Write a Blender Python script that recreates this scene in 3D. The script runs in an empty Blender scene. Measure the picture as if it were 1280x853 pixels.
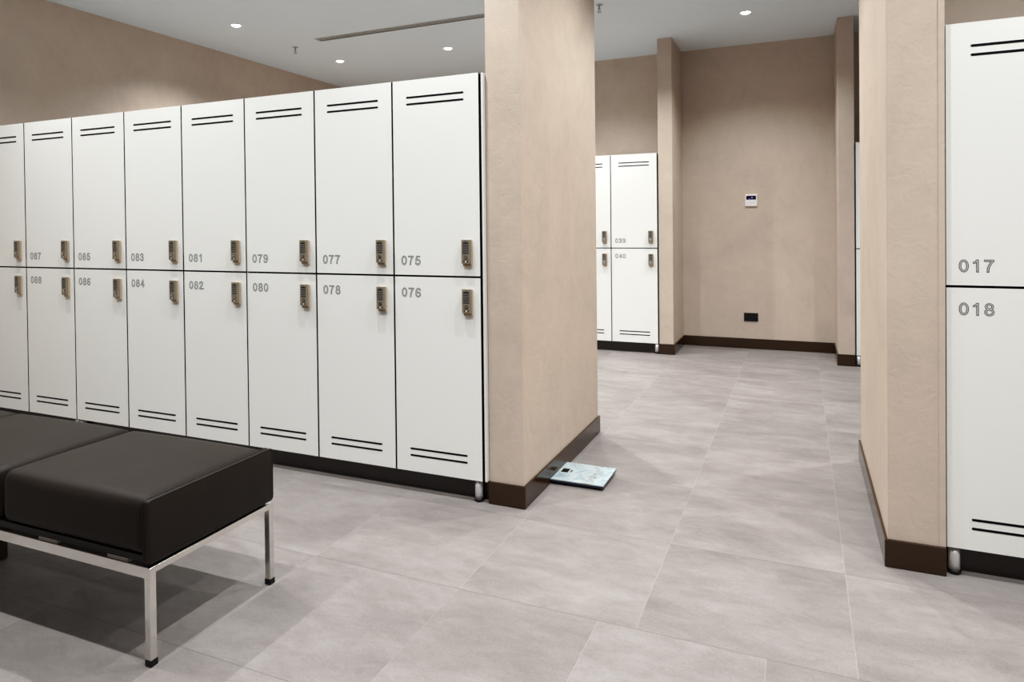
import bpy, bmesh, math, random
from mathutils import Vector, Matrix
random.seed(4)
S = bpy.context.scene
COL = S.collection
PI = math.pi

# ------------------------------------------------------------------ measured layout (metres; X along the lockers, Y into the corridor)
H = 3.124                                   # ceiling
YL, X0, W = 2.908, -1.349, 0.4695           # locker row on the left: front plane, right end, column pitch
ZT, ZM, ZB = 1.998, 1.0532, 0.1033          # door top, middle gap, door bottom
YP0, YP1 = 2.930, 4.195                     # corridor pier, left
PL0, PL1 = -1.329, -1.157
YQ0, YQ1 = 2.963, 4.242                     # corridor pier, right
PR0, PR1 = 0.290, 0.4745
YR = 2.973                                  # right locker row front
YB = 6.963                                  # back locker row front
YBP, YW = 6.975, 7.604                      # niche piers front, back wall
Q0, Q1, Q2, Q3 = -1.291, -1.152, 0.302, 0.4355
XW = -5.457                                 # far left wall
XE, YE = 3.2, -2.8                          # walls behind / right of the camera
BB = 0.104                                  # baseboard height

# ------------------------------------------------------------------ materials
def lin(r, g, b):
    f = lambda c: (c/255/12.92) if c/255 <= .04045 else ((c/255+.055)/1.055)**2.4
    return (f(r), f(g), f(b), 1)

class NT:
    def __init__(s, name):
        s.m = bpy.data.materials.new(name); s.m.use_nodes = True
        s.t = s.m.node_tree; s.t.nodes.clear()
        s.out = s.n('ShaderNodeOutputMaterial'); s.b = s.n('ShaderNodeBsdfPrincipled')
        s.l(s.b.outputs[0], s.out.inputs[0])
    def n(s, k, **kw):
        x = s.t.nodes.new(k)
        for a, v in kw.items(): setattr(x, a, v)
        return x
    def l(s, a, b): s.t.links.new(a, b)
    def math(s, op, a, b=None, c=None):
        x = s.n('ShaderNodeMath', operation=op)
        for i, v in enumerate((a, b, c)):
            if v is None: continue
            if isinstance(v, (int, float)): x.inputs[i].default_value = v
            else: s.l(v, x.inputs[i])
        return x.outputs[0]
    def mix(s, f, a, b, mode='MIX'):
        x = s.n('ShaderNodeMix', data_type='RGBA', blend_type=mode)
        for sock, v in ((x.inputs[0], f), (x.inputs[6], a), (x.inputs[7], b)):
            if isinstance(v, (int, float)): sock.default_value = v
            elif isinstance(v, tuple): sock.default_value = v
            else: s.l(v, sock)
        return x.outputs[2]
    def noise(s, scale, detail=4, rough=.55, vec=None, sc=(1, 1, 1), dist=0, rot=(0, 0, 0)):
        if vec is None: vec = s.n('ShaderNodeTexCoord').outputs['Object']
        mp = s.n('ShaderNodeMapping'); mp.inputs['Scale'].default_value = sc; mp.inputs['Rotation'].default_value = rot
        s.l(vec, mp.inputs[0])
        x = s.n('ShaderNodeTexNoise'); x.inputs['Scale'].default_value = scale; x.inputs['Detail'].default_value = detail
        x.inputs['Roughness'].default_value = rough; x.inputs['Distortion'].default_value = dist
        s.l(mp.outputs[0], x.inputs['Vector']); return x.outputs[0]
    def ramp(s, f, *st):
        x = s.n('ShaderNodeValToRGB'); e = x.color_ramp.elements
        while len(e) < len(st): e.new(.5)
        for el, (p, c) in zip(e, st): el.position = p; el.color = c if isinstance(c, tuple) else (c, c, c, 1)
        s.l(f, x.inputs[0]); return x.outputs[0]
    def bump(s, h, strength, dist=.01, prev=None):
        x = s.n('ShaderNodeBump'); x.inputs['Strength'].default_value = strength; x.inputs['Distance'].default_value = dist
        s.l(h, x.inputs['Height'])
        if prev is not None: s.l(prev, x.inputs['Normal'])
        return x.outputs[0]
    def col(s, v):
        if isinstance(v, tuple): s.b.inputs['Base Color'].default_value = v
        else: s.l(v, s.b.inputs['Base Color'])

def simple(name, c, rough=.5, metal=0, spec=.5, var=.06, nscale=30, bump=0):
    t = NT(name)
    d = tuple(x*(1-var) for x in c[:3]) + (1,); u = tuple(min(1, x*(1+var)) for x in c[:3]) + (1,)
    nz = t.noise(nscale)
    t.col(t.mix(nz, d, u))
    t.b.inputs['Roughness'].default_value = rough; t.b.inputs['Metallic'].default_value = metal
    t.b.inputs['Specular IOR Level'].default_value = spec
    if bump: t.l(t.bump(nz, bump, .002), t.b.inputs['Normal'])
    return t.m

def plaster(name, base, amp=.10, bump=.35, chips=0.):
    t = NT(name)
    pos = t.n('ShaderNodeTexCoord').outputs['Object']
    a = t.noise(1.6, 5, .62, pos, dist=.8)
    b = t.noise(8, 6, .62, pos, sc=(1, 1, .9), dist=.9)
    f = t.math('ADD', t.math('MULTIPLY', a, .6), t.math('MULTIPLY', b, .4))
    lo = tuple(x*(1-amp*1.5) for x in base[:3]) + (1,); hi = tuple(min(1, x*(1+amp)) for x in base[:3]) + (1,)
    t.col(t.ramp(f, (.32, lo), (.5, base), (.68, hi)))
    t.b.inputs['Roughness'].default_value = .62; t.b.inputs['Specular IOR Level'].default_value = .35
    g = t.noise(55, 5, .6, pos); h = t.noise(14, 5, .65, pos, dist=1.5)
    n1 = t.bump(g, bump*.25, .002); n2 = t.bump(h, bump*.6, .004, n1)
    if chips:
        v = t.n('ShaderNodeTexNoise'); v.inputs['Scale'].default_value = 6; v.inputs['Detail'].default_value = 8
        v.inputs['Distortion'].default_value = 1.6; t.l(pos, v.inputs['Vector'])
        r = t.math('ABSOLUTE', t.math('SUBTRACT', v.outputs[0], .5))
        msk = t.ramp(t.noise(2.4, 3, .5, pos), (.52, 0.), (.66, 1.))
        line = t.math('MULTIPLY', t.ramp(r, (0., 1.), (.012, 0.)), msk)
        n2 = t.bump(line, chips, .004, n2)
    t.l(n2, t.b.inputs['Normal'])
    return t.m

M = {}
M['wall'] = plaster('beige_plaster', lin(196, 181, 167), .08, .6, .2)
M['ceiling'] = simple('ceiling_paint', lin(230, 241, 248), .9, var=.015, nscale=3)
M['door'] = simple('white_laminate', lin(232, 232, 229), .42, var=.012, nscale=120, spec=.35)
M['edge'] = simple('black_edge', lin(7, 7, 9), .8, spec=.1)
M['slot'] = simple('vent_black', lin(6, 6, 9), .7, spec=.1)
M['panel'] = simple('white_side_panel', lin(222, 222, 220), .4, var=.01)
M['engrave'] = simple('engraved_outline', lin(62, 62, 64), .6)
M['engrave_in'] = simple('engraved_infill', lin(198, 198, 194), .5)
M['bronze'] = simple('bronze_lock', lin(140, 131, 115), .42, .3, var=.06, nscale=80)
M['bronze_base'] = simple('bronze_lock_base', lin(196, 172, 146), .4, .35, var=.05)
M['key'] = simple('lock_keys', lin(14, 14, 17), .4, spec=.3)
M['keytop'] = simple('lock_keycaps', lin(84, 86, 96), .35)
M['chrome'] = simple('polished_steel', lin(226, 224, 220), .12, 1, var=.02)
M['steel'] = simple('satin_steel', lin(226, 226, 228), .36, .5, var=.03)
M['rubber'] = simple('black_plastic', lin(9, 9, 12), .45, spec=.3)
M['skirt'] = simple('brown_baseboard', lin(50, 31, 12), .16, .0, spec=.4, var=.08, nscale=12)
M['plinth'] = simple('brown_plinth', lin(32, 22, 15), .3, var=.08, nscale=12)
M['wood'] = simple('dark_brown_block', lin(46, 26, 20), .5, var=.15, nscale=14)
M['white_plastic'] = simple('white_plastic', lin(236, 234, 236), .35, var=.01)
M['black_glass'] = simple('black_screen', lin(14, 14, 20), .15)
M['grey_metal'] = simple('grey_metal', lin(176, 176, 174), .5, .2)
M['grille'] = simple('grille_aluminium', lin(196, 198, 196), .5, .1)

t = NT('black_leather')
nz = t.noise(240, 5, .6); n2 = t.noise(9, 4)
t.col(t.mix(n2, lin(35, 29, 25), lin(43, 36, 31)))
t.b.inputs['Roughness'].default_value = .5; t.b.inputs['Specular IOR Level'].default_value = .16
t.l(t.bump(n2, .10, .01, t.bump(nz, .22, .0015)), t.b.inputs['Normal'])
M['leather'] = t.m

t = NT('blue_display'); t.col(lin(90, 86, 190)); t.b.inputs['Emission Color'].default_value = (.25, .22, .9, 1); t.b.inputs['Emission Strength'].default_value = .8
M['display_digits'] = t.m
t = NT('downlight_lens'); t.col((1, 1, 1, 1)); t.b.inputs['Emission Color'].default_value = (1, .97, .92, 1); t.b.inputs['Emission Strength'].default_value = 9
M['lens'] = t.m

# bathroom-scale glass: pale blue marbling
t = NT('pale_marbled_glass'); pos = t.n('ShaderNodeTexCoord').outputs['Object']
a = t.noise(9, 7, .68, pos, dist=1.2); b = t.noise(40, 5, .7, pos)
c1 = t.ramp(a, (.3, lin(126, 148, 158)), (.5, lin(172, 186, 190)), (.72, lin(196, 204, 204)))
sp = t.n('ShaderNodeSeparateXYZ'); t.l(pos, sp.inputs[0])
band = t.math('ABSOLUTE', t.math('SUBTRACT', t.math('ADD', sp.outputs[0], t.math('MULTIPLY', a, .10)), .105))
rust = t.math('MULTIPLY', t.ramp(band, (0., 1.), (.045, 0.)), t.ramp(b, (.42, 0.), (.62, 1.)))
t.col(t.mix(t.math('MULTIPLY', rust, .7), c1, lin(120, 104, 92)))
t.b.inputs['Roughness'].default_value = .16
M['scale_glass'] = t.m
M['scale_edge'] = simple('navy_glass_edge', lin(24, 32, 58), .2)

# floor: 0.63 m stone tiles
t = NT('grey_stone_tiles'); pos = t.n('ShaderNodeTexCoord').outputs['Object']
sp = t.n('ShaderNodeSeparateXYZ'); t.l(pos, sp.inputs[0]); X, Y = sp.outputs[0], sp.outputs[1]
PX, PY = .6288, .643
u = t.math('DIVIDE', t.math('SUBTRACT', X, .141), PX)
v = t.math('DIVIDE', t.math('SUBTRACT', Y, 2.190), PY)
front = t.math('MULTIPLY', t.math('LESS_THAN', Y, 2.190), t.math('GREATER_THAN', X, -1.12))
u2 = t.math('DIVIDE', t.math('SUBTRACT', X, -.10), .510)
uu = t.math('ADD', t.math('MULTIPLY', u, t.math('SUBTRACT', 1, front)), t.math('MULTIPLY', u2, front))
def joint(w, p):
    fr = t.math('FRACT', w); d = t.math('MINIMUM', fr, t.math('SUBTRACT', 1, fr))
    return t.math('MULTIPLY', d, p)
du, dv = joint(uu, PX), joint(v, PY)
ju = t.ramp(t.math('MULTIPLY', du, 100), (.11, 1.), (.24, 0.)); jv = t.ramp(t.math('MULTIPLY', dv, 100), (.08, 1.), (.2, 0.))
cell = t.n('ShaderNodeCombineXYZ'); t.l(t.math('FLOOR', uu), cell.inputs[0]); t.l(t.math('FLOOR', v), cell.inputs[1])
wn = t.n('ShaderNodeTexWhiteNoise'); t.l(cell.outputs[0], wn.inputs[0])
off = t.n('ShaderNodeVectorMath', operation='SCALE'); t.l(wn.outputs['Color'], off.inputs[0]); off.inputs['Scale'].default_value = 23
pv = t.n('ShaderNodeVectorMath', operation='ADD'); t.l(pos, pv.inputs[0]); t.l(off.outputs[0], pv.inputs[1]); pv = pv.outputs[0]
big = t.noise(2.6, 5, .6, pv, sc=(.55, 1.3, 1), dist=.6)
streak = t.noise(10, 8, .72, pv, sc=(.65, 1.25, 1), rot=(0, 0, .12), dist=.4)
grain = t.noise(210, 4, .8, pv)
f = t.math('ADD', t.math('ADD', t.math('MULTIPLY', big, .40), t.math('MULTIPLY', streak, .28)), t.math('MULTIPLY', grain, .32))
stone = t.ramp(f, (.36, lin(110, 103, 100)), (.5, lin(130, 123, 120)), (.64, lin(149, 143, 140)))
tone = t.math('ADD', .965, t.math('MULTIPLY', wn.outputs['Value'], .06))
tc = t.n('ShaderNodeCombineXYZ')
for i in range(3): t.l(tone, tc.inputs[i])
stone = t.mix(1., stone, tc.outputs[0], 'MULTIPLY')
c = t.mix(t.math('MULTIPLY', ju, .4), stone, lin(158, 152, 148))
c = t.mix(t.math('MULTIPLY', jv, .6), c, lin(88, 82, 77))
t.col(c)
t.b.inputs['Specular IOR Level'].default_value = .35
t.l(t.ramp(streak, (.3, .58), (.7, .44)), t.b.inputs['Roughness'])
jh = t.math('SUBTRACT', 1, t.math('MAXIMUM', ju, jv))
t.l(t.bump(jh, .25, .002, t.bump(grain, .12, .001)), t.b.inputs['Normal'])
M['floor'] = t.m

# ------------------------------------------------------------------ mesh helpers
class MB:
    """collects shapes (with material slots) that become one mesh object"""
    def __init__(s): s.bm = bmesh.new(); s.mats = []
    def mi(s, m):
        m = M[m]
        if m not in s.mats: s.mats.append(m)
        return s.mats.index(m)
    def _merge(s, b, m, smooth):
        k = s.mi(m)
        for f in b.faces: f.material_index = k; f.smooth = smooth
        me = bpy.data.meshes.new('tmp'); b.to_mesh(me); b.free(); s.bm.from_mesh(me); bpy.data.meshes.remove(me)
        return s
    def box(s, x0, x1, y0, y1, z0, z1, m, bev=0, seg=2, smooth=False):
        b = bmesh.new(); bmesh.ops.create_cube(b, size=1)
        for v in b.verts:
            v.co = Vector(((x0+x1)/2+v.co.x*(x1-x0), (y0+y1)/2+v.co.y*(y1-y0), (z0+z1)/2+v.co.z*(z1-z0)))
        if bev: bmesh.ops.bevel(b, geom=b.edges[:], offset=bev, segments=seg, profile=.5, affect='EDGES')
        return s._merge(b, m, smooth)
    def cyl(s, c, r, h, m, axis='Z', r2=None, seg=24, smooth=True, bev=0):
        b = bmesh.new(); bmesh.ops.create_cone(b, cap_ends=True, segments=seg, radius1=r, radius2=r if r2 is None else r2, depth=h)
        if bev:
            es = [e for e in b.edges if any(len(f.verts) > 4 for f in e.link_faces)]
            bmesh.ops.bevel(b, geom=es, offset=bev, segments=2, affect='EDGES')
        R = {'Z': Matrix(), 'Y': Matrix.Rotation(PI/2, 4, 'X'), 'X': Matrix.Rotation(PI/2, 4, 'Y')}[axis]
        b.transform(Matrix.Translation(c) @ R)
        k = s.mi(m)
        for f in b.faces: f.smooth = smooth and len(f.verts) == 4
        for f in b.faces: f.material_index = k
        me = bpy.data.meshes.new('tmp'); b.to_mesh(me); b.free(); s.bm.from_mesh(me); bpy.data.meshes.remove(me)
        return s
    def torus(s, c, R, r, m, axis='Z', n=28, k=8):
        b = bmesh.new(); rows = []
        for i in range(n):
            a = 2*PI*i/n
            rows.append([b.verts.new(((R+r*math.cos(2*PI*j/k))*math.cos(a), (R+r*math.cos(2*PI*j/k))*math.sin(a), r*math.sin(2*PI*j/k))) for j in range(k)])
        for i in range(n):
            for j in range(k):
                b.faces.new((rows[i][j], rows[(i+1) % n][j], rows[(i+1) % n][(j+1) % k], rows[i][(j+1) % k]))
        Rm = {'Z': Matrix(), 'Y': Matrix.Rotation(PI/2, 4, 'X')}[axis]
        b.transform(Matrix.Translation(c) @ Rm)
        return s._merge(b, m, True)
    def capsule_xz(s, x0, x1, z, r, y0, y1, m, n=8):
        """flat bar with rounded ends lying in the XZ plane, from y0 (front) to y1"""
        pts = []
        for i in range(n+1): a = -PI/2+PI*i/n; pts.append((x1-r+r*math.cos(a), z+r*math.sin(a)))
        for i in range(n+1): a = PI/2+PI*i/n; pts.append((x0+r+r*math.cos(a), z+r*math.sin(a)))
        return s.prism([(p[0], p[1]) for p in pts], y0, y1, m)
    def prism(s, pts, y0, y1, m):
        b = bmesh.new()
        f = [b.verts.new((x, y0, z)) for x, z in pts]; k = [b.verts.new((x, y1, z)) for x, z in pts]
        b.faces.new(f); b.faces.new(k[::-1]); n = len(pts)
        for i in range(n): b.faces.new((f[i], k[i], k[(i+1) % n], f[(i+1) % n]))
        bmesh.ops.recalc_face_normals(b, faces=b.faces[:])
        return s._merge(b, m, False)
    def tube(s, pts, r, m, closed=False, k=8):
        b = bmesh.new(); n = len(pts); P = [Vector(p) for p in pts]; rows = []; ref = None
        for i in range(n):
            a = P[(i-1) % n] if (closed or i) else P[i]; c = P[(i+1) % n] if (closed or i < n-1) else P[i]
            d = (c-a).normalized()
            if ref is None: ref = d.orthogonal().normalized()
            ref = (ref-d*ref.dot(d)).normalized(); q = d.cross(ref)
            rows.append([b.verts.new(P[i]+(ref*math.cos(2*PI*j/k)+q*math.sin(2*PI*j/k))*r) for j in range(k)])
        for i in range(n if closed else n-1):
            for j in range(k): b.faces.new((rows[i][j], rows[i][(j+1) % k], rows[(i+1) % n][(j+1) % k], rows[(i+1) % n][j]))
        if not closed: b.faces.new(rows[0][::-1]); b.faces.new(rows[-1])
        return s._merge(b, m, True)
    def build(s, name, parent=None, loc=(0, 0, 0)):
        me = bpy.data.meshes.new(name); s.bm.to_mesh(me); s.bm.free()
        for m in s.mats: me.materials.append(m)
        o = bpy.data.objects.new(name, me); COL.objects.link(o); o.location = loc
        if parent: o.parent = parent
        return o

def link(name, me, parent, loc=(0, 0, 0)):
    o = bpy.data.objects.new(name, me); COL.objects.link(o); o.location = loc; o.parent = parent; return o
def thing(name, label, cat, loc=(0, 0, 0), rz=0, group=None):
    o = bpy.data.objects.new(name, None); COL.objects.link(o); o.location = loc; o.rotation_euler = (0, 0, rz)
    o.empty_display_size = .1
    return tag(o, label, cat, group)
def tag(o, label, cat, group=None):
    o['label'] = label; o['category'] = cat
    if group: o['group'] = group
    return o
def struct(name, mb, label=None):
    o = mb.build(name); o['kind'] = 'structure'
    if label: o['label'] = label
    return o

# ------------------------------------------------------------------ the room
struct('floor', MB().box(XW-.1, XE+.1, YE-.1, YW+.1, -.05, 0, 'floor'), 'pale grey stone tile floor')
struct('ceiling', MB().box(XW-.1, XE+.1, YE-.1, YW+.1, H, H+.05, 'ceiling'), 'plain grey white ceiling')
struct('wall_left', MB().box(XW-.1, XW, YE-.1, YW+.1, 0, H, 'wall'), 'beige plaster wall rising behind the numbered lockers')
struct('wall_back', MB().box(XW, XE, YW, YW+.1, 0, H, 'wall'), 'beige plaster wall at the end of the corridor')
struct('wall_right', MB().box(XE, XE+.1, YE-.1, YW+.1, 0, H, 'wall'))
struct('wall_front', MB().box(XW, XE, YE-.1, YE, 0, H, 'wall'))
struct('wall_corridor_left', MB().box(PL0, PL1, YP0, YP1, 0, H, 'wall', .004), 'beige plaster pier between the long locker row and the corridor')
struct('wall_corridor_right', MB().box(PR0, PR1, YQ0, YQ1, 0, H, 'wall', .004).box(PR1-.021, PR1, YQ0-.003, YQ0+.01, BB, H, 'wall', .0015), 'beige plaster pier beside lockers 017 and 018')
struct('wall_right_inner', MB().box(PR1, XE, 3.60, 3.72, 0, H, 'wall'), 'beige plaster wall above lockers 017 and 018')
struct('wall_niche_left', MB().box(Q0, Q1, YBP, YW, 0, H, 'wall', .003), 'narrow plaster pier beside lockers 039 and 040')
struct('wall_niche_right', MB().box(Q2, Q3, YBP, YW, 0, H, 'wall', .003), 'narrow plaster pier at right of the far niche')
T = .011
def skirt(name, segs, label):
    mb = MB()
    for s in segs: mb.box(*s, 0.002, BB, 'skirt', .0015, 1)
    return struct(name, mb, label)
skirt('baseboard_corridor_left', [(PL0, PL1+T, YP0-T, YP0), (PL1, PL1+T, YP0, YP1+T), (PL0, PL1, YP1, YP1+T)], 'glossy dark brown baseboard round the left pier')
skirt('baseboard_corridor_right', [(PR0-T, PR1, YQ0-T, YQ0), (PR0-T, PR0, YQ0, YQ1+T), (PR0, PR1, YQ1, YQ1+T)], 'glossy dark brown baseboard round the right pier')
skirt('baseboard_back', [(Q1+T, Q2-T, YW-T, YW)], 'dark brown baseboard along the far niche wall')
skirt('baseboard_niche_left', [(Q0, Q1+T, YBP-T, YBP), (Q1, Q1+T, YBP, YW)], None)
skirt('baseboard_niche_right', [(Q2-T, Q3, YBP-T, YBP), (Q2-T, Q2, YBP, YW)], None)
skirt('baseboard_left', [(XW, XW+T, YE, YW)], None)
skirt('baseboard_right_inner', [(PR1, XE, 3.60-T, 3.60)], None)

# ------------------------------------------------------------------ engraved outline digits
def arc(cx, cy, rx, ry, n=28): return [(cx+rx*math.cos(2*PI*i/n), cy+ry*math.sin(2*PI*i/n)) for i in range(n+1)]
SIX = [arc(.28, .295, .215, .235), [(.48, .79), (.42, .90), (.30, .94), (.17, .88), (.09, .72), (.065, .52), (.065, .32)]]
DIG = {'0': [arc(.28, .5, .22, .44)],
 '1': [[(.34, -.2), (.34, 1.2)], [(.34, .98), (.27, .86), (.14, .76)]],
 '2': [[(.07, .70), (.11, .85), (.20, .93), (.30, .94), (.42, .90), (.49, .80), (.48, .67), (.41, .53), (.28, .39), (.14, .24), (.07, .07), (.70, .07)]],
 '3': [[(.07, .74), (.12, .88), (.27, .94), (.40, .90), (.46, .80), (.45, .66), (.38, .56), (.24, .53)], [(.24, .53), (.40, .48), (.49, .37), (.49, .24), (.42, .11), (.28, .06), (.13, .11), (.06, .26)]],
 '4': [[(.40, -.2), (.40, .96), (.06, .30), (.56, .30)]],
 '5': [[(.47, .935), (.17, .935), (.10, .50), (.19, .58), (.30, .60), (.43, .54), (.50, .42), (.50, .28), (.43, .12), (.28, .06), (.13, .11), (.06, .25)]],
 '6': SIX, '7': [[(.04, .935), (.51, .935), (.39, .77), (.29, .55), (.22, .30), (.19, -.2)]],
 '8': [arc(.28, .735, .185, .205), arc(.28, .29, .22, .235)],
 '9': [[(.56-x, 1-y) for x, y in p] for p in SIX]}
SX, STK, LW = 1.18, .124, .058
def seg_d(px, py, a, b):
    ax, ay, bx, by = a[0]*SX, a[1], b[0]*SX, b[1]; dx, dy = bx-ax, by-ay
    q = max(0, min(1, ((px-ax)*dx+(py-ay)*dy)/(dx*dx+dy*dy+1e-12)))
    return math.hypot(px-ax-q*dx, py-ay-q*dy)
_field = {}
def field(ch):
    if ch in _field: return _field[ch]
    nx, ny = 44, 58; x0, x1, y0, y1 = -.12, .80, -.10, 1.10; g = []
    for j in range(ny+1):
        row = []
        for i in range(nx+1):
            x, y = x0+(x1-x0)*i/nx, y0+(y1-y0)*j/ny
            d = min(seg_d(x, y, p[k], p[k+1]) for p in DIG[ch] for k in range(len(p)-1))-STK/2
            row.append((x, y, max(d, -y, y-1)))
        g.append(row)
    _field[ch] = g; return g
def march(bm, g, fn, ox, scale, z0, y, k):
    cache = {}
    def vert(key, x, z):
        if key not in cache: cache[key] = bm.verts.new((ox+x*scale, y, z0+z*scale))
        return cache[key]
    for j in range(len(g)-1):
        for i in range(len(g[0])-1):
            cs = [(i, j), (i+1, j), (i+1, j+1), (i, j+1)]; vals = [fn(g[b][a][2]) for a, b in cs]
            if all(v >= 0 for v in vals): continue
            poly = []
            for q in range(4):
                a, b = cs[q], cs[(q+1) % 4]; va, vb = vals[q], vals[(q+1) % 4]
                pa, pb = g[a[1]][a[0]], g[b[1]][b[0]]
                if va < 0: poly.append(vert(a, pa[0], pa[1]))
                if (va < 0) != (vb < 0):
                    s = va/(va-vb); poly.append(vert(tuple(sorted((a, b))), pa[0]+(pb[0]-pa[0])*s, pa[1]+(pb[1]-pa[1])*s))
            if len(poly) >= 3:
                try: f = bm.faces.new(poly); f.material_index = k
                except ValueError: pass
def number_mesh(txt, hgt):
    bm = bmesh.new(); adv = .875*hgt
    for i, ch in enumerate(txt):
        march(bm, field(ch), lambda d: abs(d)-LW/2, i*adv, hgt, 0, 0, 0)
        march(bm, field(ch), lambda d: d+LW/2, i*adv, hgt, 0, .0001, 1)
    for f in bm.faces:
        f.normal_update()
        if f.normal.y > 0: f.normal_flip()
    me = bpy.data.meshes.new('numerals'); bm.to_mesh(me); bm.free()
    me.materials.append(M['engrave']); me.materials.append(M['engrave_in']); return me

# ------------------------------------------------------------------ keypad lock (built once, origin at the door face, centre of its body)
def lock_mesh():
    b = MB()
    b.box(-.0215, .0235, -.012, 0, -.064, .0585, 'bronze_base', .0015)          # back housing, longer at the foot
    b.box(-.0225, .0222, -.025, -.0115, -.052, .060, 'bronze', .002)             # face
    F = -.0258
    b.box(-.014, .014, F, -.024, .041, .0475, 'key')                            # display
    b.box(-.006, .006, F+.0003, -.024, .052, .0545, 'key')                      # maker's emblem, unreadable
    for r in range(4):
        z = .0325-r*.0115
        b.box(-.0158, .0152, F+.0003, -.024, z-.0032, z+.0032, 'key')
        for c in range(3): b.box(-.0142+c*.0098, -.0142+c*.0098+.0082, F-.0008, F+.001, z-.0017, z+.0017, 'keytop', .0006, 1)
    b.torus((0, F, -.0235), .0075, .0016, 'key', 'Y', 20, 6)
    b.cyl((0, F, -.0235), .0065, .004, 'chrome', 'Y', seg=18)
    for x in (-.0095, 0, .0095): b.box(x-.0036, x+.0036, F+.0003, -.024, -.0435, -.0385, 'key' if x else 'white_plastic')
    o = b.build('lock_src'); me = o.data; bpy.data.objects.remove(o); me.name = 'keypad_lock'; return me
LOCK = lock_mesh()
SLOT = None
G = .0045                                                     # half gap between doors
def door_mesh(z0, z1):
    o = MB().box(G, W-G, 0, .013, z0, z1, 'door').build('d'); me = o.data
    me.materials.append(M['edge'])                            # compact laminate with a black core: the rims are black
    for f in me.polygons:
        if abs(f.normal.y) < .5: f.material_index = 1
    bpy.data.objects.remove(o); me.name = 'door'; return me
UP, LO = door_mesh(ZM+G, ZT), door_mesh(ZB, ZM-G)
def slot_mesh():
    o = MB().capsule_xz(.080, .389, 0, .0046, -.0006, .006, 'slot').build('s'); me = o.data; bpy.data.objects.remove(o); me.name = 'vent_slot'; return me
SLOT = slot_mesh()
def body_mesh(w=W, depth=.56):
    b = MB().box(.001, w-.001, .0195, .030, ZB+.002, ZT-.002, 'edge').box(.001, w-.001, .030, depth, ZB, ZT-.001, 'panel')
    o = b.build('b'); me = o.data; bpy.data.objects.remove(o); me.name = 'carcass'; return me
BODY = body_mesh()
def plinth_mesh():
    o = MB().box(0, W, .056, .074, 0.001, ZB, 'plinth').build('p'); me = o.data; bpy.data.objects.remove(o); me.name = 'plinth'; return me
PLINTH = plinth_mesh()
def locker(x, y, up, lo, label, group, legs=(), end=None, plinth=True):
    """one column: two doors, each with lock, number and vent slots. x is the left edge"""
    r = thing('locker', label, 'locker', (x, y, 0), 0, group)
    link('carcass', BODY, r)
    if plinth: link('plinth', PLINTH, r)
    for n, me, zlock, zs, zn in ((up, UP, 1.168, (1.914, 1.8815), 1.106), (lo, LO, .938, (.2135, .1815), .951)):
        d = link('door', me, r)
        for z in zs: link('vent_slot', SLOT, d, (0, 0, z))
        link('keypad_lock', LOCK, d, (W-.0665, 0, zlock))
        if n: link('number', number_mesh(n, .0435), d, (.0435, -.0004, zn))
    for lx in legs:
        l = MB().cyl((lx, .028, .055), .0185, .096, 'steel', seg=28).build('leg', r)
        MB().cyl((lx, .028, .009), .0215, .016, 'rubber', seg=28, bev=.002).build('foot_cap', l)
    if end: MB().box(end[0], end[1], .001, .56, ZB, ZT-.002, 'panel', .001, 1).build('side_panel', r)
    return r
gA = 'white lockers in the long numbered row on the left'
names = [('075', '076', 'beside the corridor pier'), ('077', '078', 'second column left of the corridor pier'),
         ('079', '080', 'between the columns 077 and 081'), ('081', '082', 'rising behind the near end of the black bench'),
         ('083', '084', 'behind the black bench, next to 085'), ('085', '086', 'behind the seam between two bench cushions'),
         ('087', '088', 'near the left edge of the photo, behind the bench')]
for i, (a, b, where) in enumerate(names):
    legs = {0: (W-.036,), 5: (.024,), 6: (W-.024,)}.get(i, ())
    locker(X0-(i+1)*W, YL, a, b, f'white locker column {a} and {b}, {where}', gA, legs,
           (W+.0075, W+.0185) if i == 0 else ((.0012, .0034) if i in (2, 5) else None))
locker(X0-8*W, YL, '089', '090', 'white locker column cut off by the left edge of the photo', gA)
gB = 'white lockers on the far wall left of the niche'
XBr = -1.2975
locker(XBr-W, YB, '039', '040', 'small distant white locker column numbered 039 and 040 beside the far niche', gB, (W-.020,))
locker(XBr-2*W, YB, '041', '042', 'distant white locker column half hidden behind the corridor pier, left of 039', gB)
locker(.441, YB, None, None, 'thin strip of a white locker column right of the far niche', None, (.026,))
locker(PR1, YR, '017', '018', 'large white two-door locker column numbered 017 and 018 at the right edge', None, (.031,))

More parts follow.
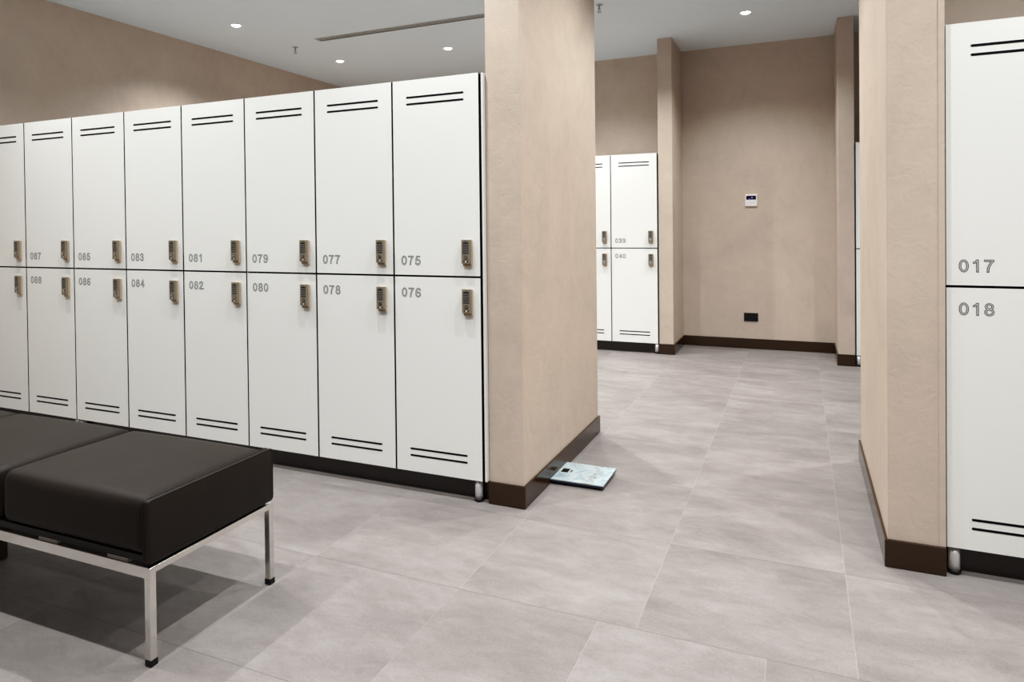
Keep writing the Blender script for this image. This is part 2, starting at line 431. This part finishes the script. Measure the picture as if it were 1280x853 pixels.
# ------------------------------------------------------------------ bench (base at its right front corner)
EX, EY0, BWD = -1.7495, 1.4355, .532
bench = thing('bench', 'black leather bench with three cushions on a polished steel frame', 'bench', (EX, EY0, 0), math.radians(.7))
CZ0, CZ1, CW, PT = .318, .490, .68, .026
def cushion(name, x0, x1, y0, y1, z0, z1, r, parent, crown=.014, nx=30, ny=24, nz=10):
    b = bmesh.new(); bmesh.ops.create_cube(b, size=1)
    hx, hy, hz = (x1-x0)/2, (y1-y0)/2, (z1-z0)/2
    bmesh.ops.subdivide_edges(b, edges=b.edges[:], cuts=23, use_grid_fill=True)
    for v in b.verts:
        p = Vector((v.co.x*2*hx, v.co.y*2*hy, v.co.z*2*hz))
        # concentrate vertices near the rims
        for k, h in enumerate((hx, hy, hz)):
            s = p[k]/h; p[k] = h*(math.sin(s*PI/2)*.55+s*.45)
        q = Vector((max(-hx+r[0], min(hx-r[0], p.x)), max(-hy+r[1], min(hy-r[1], p.y)), max(-hz+r[2], min(hz-r[2], p.z))))
        d = p-q; dn = Vector((d.x/r[0], d.y/r[1], d.z/r[2]))
        if dn.length > 1e-6:
            m = max(abs(dn.x), abs(dn.y), abs(dn.z)); dn = dn.normalized()*m
            p = q+Vector((dn.x*r[0], dn.y*r[1], dn.z*r[2]))
        fx, fy, fz = 1-(p.x/hx)**2, 1-(p.y/hy)**2, 1-(p.z/hz)**2
        if p.z > 0: p.z += crown*max(0, fx)**.7*max(0, fy)**.7*(p.z/hz)
        if p.y < 0: p.y -= crown*.9*max(0, fx)*max(0, fz)
        v.co = p+Vector(((x0+x1)/2, (y0+y1)/2, (z0+z1)/2))
    for f in b.faces: f.smooth = True
    me = bpy.data.meshes.new(name); b.to_mesh(me); b.free(); me.materials.append(M['leather'])
    return link(name, me, parent)
for k in range(3):
    cushion('seat_cushion', -PT-CW*(k+1)+.0015+.02*(k == 0), -PT-CW*k-.0015+.02*(k > 0)-.02*(k > 0), .006, BWD-.006, CZ0, CZ1, (.016, .03, .034), bench)
L = 3*CW+2*PT
for x0 in (-PT, -L):
    p = MB().box(x0, x0+PT, 0, BWD, .3055, .490, 'leather', .008, 3, True).build('end_panel', bench)
    for xs in (x0+.003, x0+PT-.003):
        c = []
        for cy, cz, a0 in ((BWD-.012, .478, 0), (.012, .478, 90), (.012, .3175, 180), (BWD-.012, .3175, 270)):
            for a in range(0, 91, 30): c.append((xs, cy+.0115*math.cos(math.radians(a0+a)), cz+.0115*math.sin(math.radians(a0+a))))
        MB().tube(c, .0032, 'leather', True).build('piping', p)
MB().box(-L+PT, -PT, .012, BWD-.012, .300, .320, 'rubber').build('seat_board', bench)
fr = MB()
for y0, y1 in ((0, .023), (BWD-.023, BWD)): fr.box(-L, 0, y0, y1, .260, .294, 'chrome', .0012, 1)
for x0 in (-.023, -L): fr.box(x0, x0+.023, .023, BWD-.023, .274, .294, 'chrome', .0012, 1)
for k in range(1, 3): fr.box(-PT-CW*k-.012, -PT-CW*k+.012, .023, BWD-.023, .274, .294, 'chrome', .001, 1)
fr.build('frame', bench)
for k in range(3):
    for a in (.08, .40): MB().box(-PT-CW*k-a-.09, -PT-CW*k-a, .014, .03, .2945, .3005, 'steel', .0006, 1).build('clip', bench)
for x0 in (-.023, -L):
    for y0 in (0, BWD-.023):
        l = MB().box(x0, x0+.023, y0, y0+.023, .018, .262, 'chrome', .0012, 1).build('leg', bench)
        MB().box(x0-.0015, x0+.0245, y0-.0015, y0+.0245, 0.001, .021, 'rubber', .002, 2).build('foot_cap', l)
MB().box(-1.235, -1.115, .10, .285, .001, .259, 'wood', .003).build('support_block', bench)

# ------------------------------------------------------------------ bathroom scale
sc = thing('bathroom_scale', 'pale blue marbled glass bathroom scale lying on the floor against the corridor pier', 'scale', (-1.012, 3.398, 0))
pl = MB().box(-.134, .134, -.132, .132, .0215, .0275, 'scale_glass', .0012, 1).build('glass_platform', sc)
MB().box(-.1335, .1335, -.1315, .1315, .012, .0213, 'scale_edge', .002, 2).build('underside', sc)
MB().box(-.118, -.082, -.022, .032, .0274, .0281, 'black_glass', .0003, 1).build('display', sc)
MB().box(-.072, -.064, -.010, .020, .0274, .0279, 'key').build('unit_mark', sc)
for x in (-.105, .105):
    for y in (-.105, .105): MB().cyl((x, y, .0065), .016, .012, 'rubber', bev=.002).build('foot', sc)

# ------------------------------------------------------------------ thermostat, socket on the niche wall
th = thing('thermostat', 'small white square thermostat with a dark screen on the niche wall', 'thermostat', (-.4655, YW, 1.526))
MB().box(-.0575, .0575, -.018, 0, -.0615, .0615, 'white_plastic', .004, 3).build('housing', th)
s_ = MB().box(-.047, .047, -.0192, -.017, .006, .046, 'black_glass', .0008, 1).build('screen', th)
MB().box(.002, .007, -.0198, -.019, .019, .036, 'display_digits').box(.010, .015, -.0198, -.019, .019, .036, 'display_digits').box(-.022, -.010, -.0198, -.019, .010, .016, 'display_digits').build('readout', s_)
for i in range(4): MB().box(-.044+i*.023, -.044+i*.023+.018, -.0188, -.017, -.030, -.020, 'panel', .0006, 1).build('button', th)
so = thing('wall_socket', 'black double power socket low on the niche wall', 'socket', (-.474, YW, .3255))
MB().box(-.068, .068, -.010, 0, -.0425, .0425, 'rubber', .002, 2).build('faceplate', so)
for x in (-.031, .031):
    m_ = MB().box(x-.026, x+.026, -.0125, -.009, -.026, .026, 'key', .001, 1).cyl((x, -.0125, 0), .019, .002, 'slot', 'Y').build('outlet', so)
    MB().cyl((x-.008, -.0137, 0), .0022, .002, 'grey_metal', 'Y', seg=10).cyl((x+.008, -.0137, 0), .0022, .002, 'grey_metal', 'Y', seg=10).build('contacts', m_)

# ------------------------------------------------------------------ ceiling fittings
def lamp(x, y, power, parent=None, radius=.015, angle=132, blend=1.0):
    li = bpy.data.lights.new('downlight_lamp', 'SPOT'); li.energy = power; li.color = (.96, .988, .992)
    li.spot_size = math.radians(angle); li.spot_blend = blend; li.shadow_soft_size = radius
    o = bpy.data.objects.new('downlight_lamp', li); COL.objects.link(o)
    o.location = (0, 0, -.022) if parent else (x, y, H-.022)
    if parent: o.parent = parent
P1 = 122
vis = [(-4.619, 4.786, 'round ceiling downlight nearest the left wall, in front of the slot vent'),
       (-4.606, 6.31, 'round ceiling downlight just above the lockers 077, beside the wall corner'),
       (-3.295, 6.356, 'round ceiling downlight above locker 075, under the slot vent'),
       (-.429, 6.436, 'round ceiling downlight over the corridor niche, alone on that ceiling')]
for x, y, lab in vis:
    d = thing('ceiling_downlight', lab, 'light', (x, y, H), 0, 'recessed ceiling downlights')
    MB().torus((0, 0, -.002), .045, .006, 'white_plastic').build('trim_ring', d)
    b_ = bmesh.new(); bmesh.ops.create_uvsphere(b_, u_segments=24, v_segments=12, radius=1)
    b_.transform(Matrix.Translation((0, 0, -.002)) @ Matrix.Diagonal((.041, .041, .017, 1)))
    MB()._merge(b_, 'lens', True).build('lens', d)
    lamp(0, 0, P1*1.8, d)
for x in (-4.36, -3.07, -1.68, -.44, .94, 2.2):
    for y in (1.2, 2.42): lamp(x, y, P1)
lamp(-.43, 3.63, P1)
for x in (-3.07, -.44): lamp(x, -1.6, P1)
for x, y in ((-3.3, 4.83), (-1.75, 4.85), (-.43, 4.85), (.95, 4.85), (-1.98, 6.4)): lamp(x, y, P1*1.4)

for x, y, lab in ((-4.661, 5.636, 'small grey fire sprinkler on the ceiling left of the slot vent'), (-1.524, 5.68, 'small grey fire sprinkler on the ceiling at the corridor top')):
    s_ = thing('fire_sprinkler', lab, 'sprinkler', (x, y, H), 0, 'ceiling sprinklers')
    MB().cyl((0, 0, -.003), .020, .006, 'grey_metal', r2=.030).build('escutcheon', s_)
    MB().cyl((0, 0, -.022), .008, .034, 'grey_metal').box(-.0115, -.009, -.0015, .0015, -.062, -.03, 'grey_metal').box(.009, .0115, -.0015, .0015, -.062, -.03, 'grey_metal').box(-.0115, .0115, -.002, .002, -.034, -.030, 'grey_metal').cyl((0, 0, -.048), .003, .024, 'grey_metal').build('body', s_)
    MB().cyl((0, 0, -.063), .018, .003, 'grey_metal').build('deflector', s_)
ve = thing('slot_air_vent', 'long thin linear slot air vent in the ceiling above the lockers', 'vent', (-4.288, 5.515, H))
VL = 2.6
f_ = MB()
for y0, y1 in ((-.052, -.040), (.040, .052)): f_.box(0, VL, y0, y1, -.006, -.0005, 'grille')
f_.box(0, .012, -.04, .04, -.006, -.0005, 'grille').box(VL-.012, VL, -.04, .04, -.006, -.0005, 'grille'); f_.build('frame', ve)
MB().box(.012, VL-.012, -.04, .04, -.0015, -.0006, 'slot').build('backing', ve)
for y in (-.014, .013): MB().box(.012, VL-.012, y-.0065, y+.0065, -.004, -.0015, 'grille').build('blade', ve)

# ------------------------------------------------------------------ world (closed room: only a trace), camera, view
w = bpy.data.worlds.new('room'); w.use_nodes = True; S.world = w
w.node_tree.nodes['Background'].inputs[0].default_value = (.9, .95, 1, 1); w.node_tree.nodes['Background'].inputs[1].default_value = .05

cam = bpy.data.cameras.new('camera'); co = bpy.data.objects.new('camera', cam); COL.objects.link(co); S.camera = co
F_, CX_, CY_ = 868.11, 611.53, 293.43
cam.sensor_fit = 'HORIZONTAL'; cam.sensor_width = 36; cam.lens = F_/1280*36
cam.shift_x = (640-CX_)/1280; cam.shift_y = -(426.5-CY_)/1280; cam.clip_start = .05
R = [[0.912212276556376, 0.40956927613631977, -0.011034969189112986], [0.0051551368597107985, 0.015457519352069023, 0.9998672360165813], [-0.4096854733375242, 0.9121480543972297, -0.01198915324604971]]
mw = Matrix.Identity(4)
for k in range(3):
    mw[k][0] = R[0][k]; mw[k][1] = R[1][k]; mw[k][2] = -R[2][k]
mw[2][3] = 1.2887
co.matrix_world = mw
S.view_settings.view_transform = 'Standard'; S.view_settings.look = 'None'; S.view_settings.exposure = -0.13
S.view_settings.use_curve_mapping = True                       # a gentle contrast curve for the whole picture
cm = S.view_settings.curve_mapping; cm.extend = 'EXTRAPOLATED'; cv = cm.curves[3]
for p in ((.05, .036), (.12, .102), (.22, .215), (.4, .4), (.65, .67)): cv.points.new(*p)
cm.update()
S.cycles.max_bounces = 10; S.cycles.diffuse_bounces = 6; S.cycles.glossy_bounces = 5
S.cycles.sample_clamp_indirect = 6; S.cycles.caustics_reflective = False; S.cycles.caustics_refractive = False
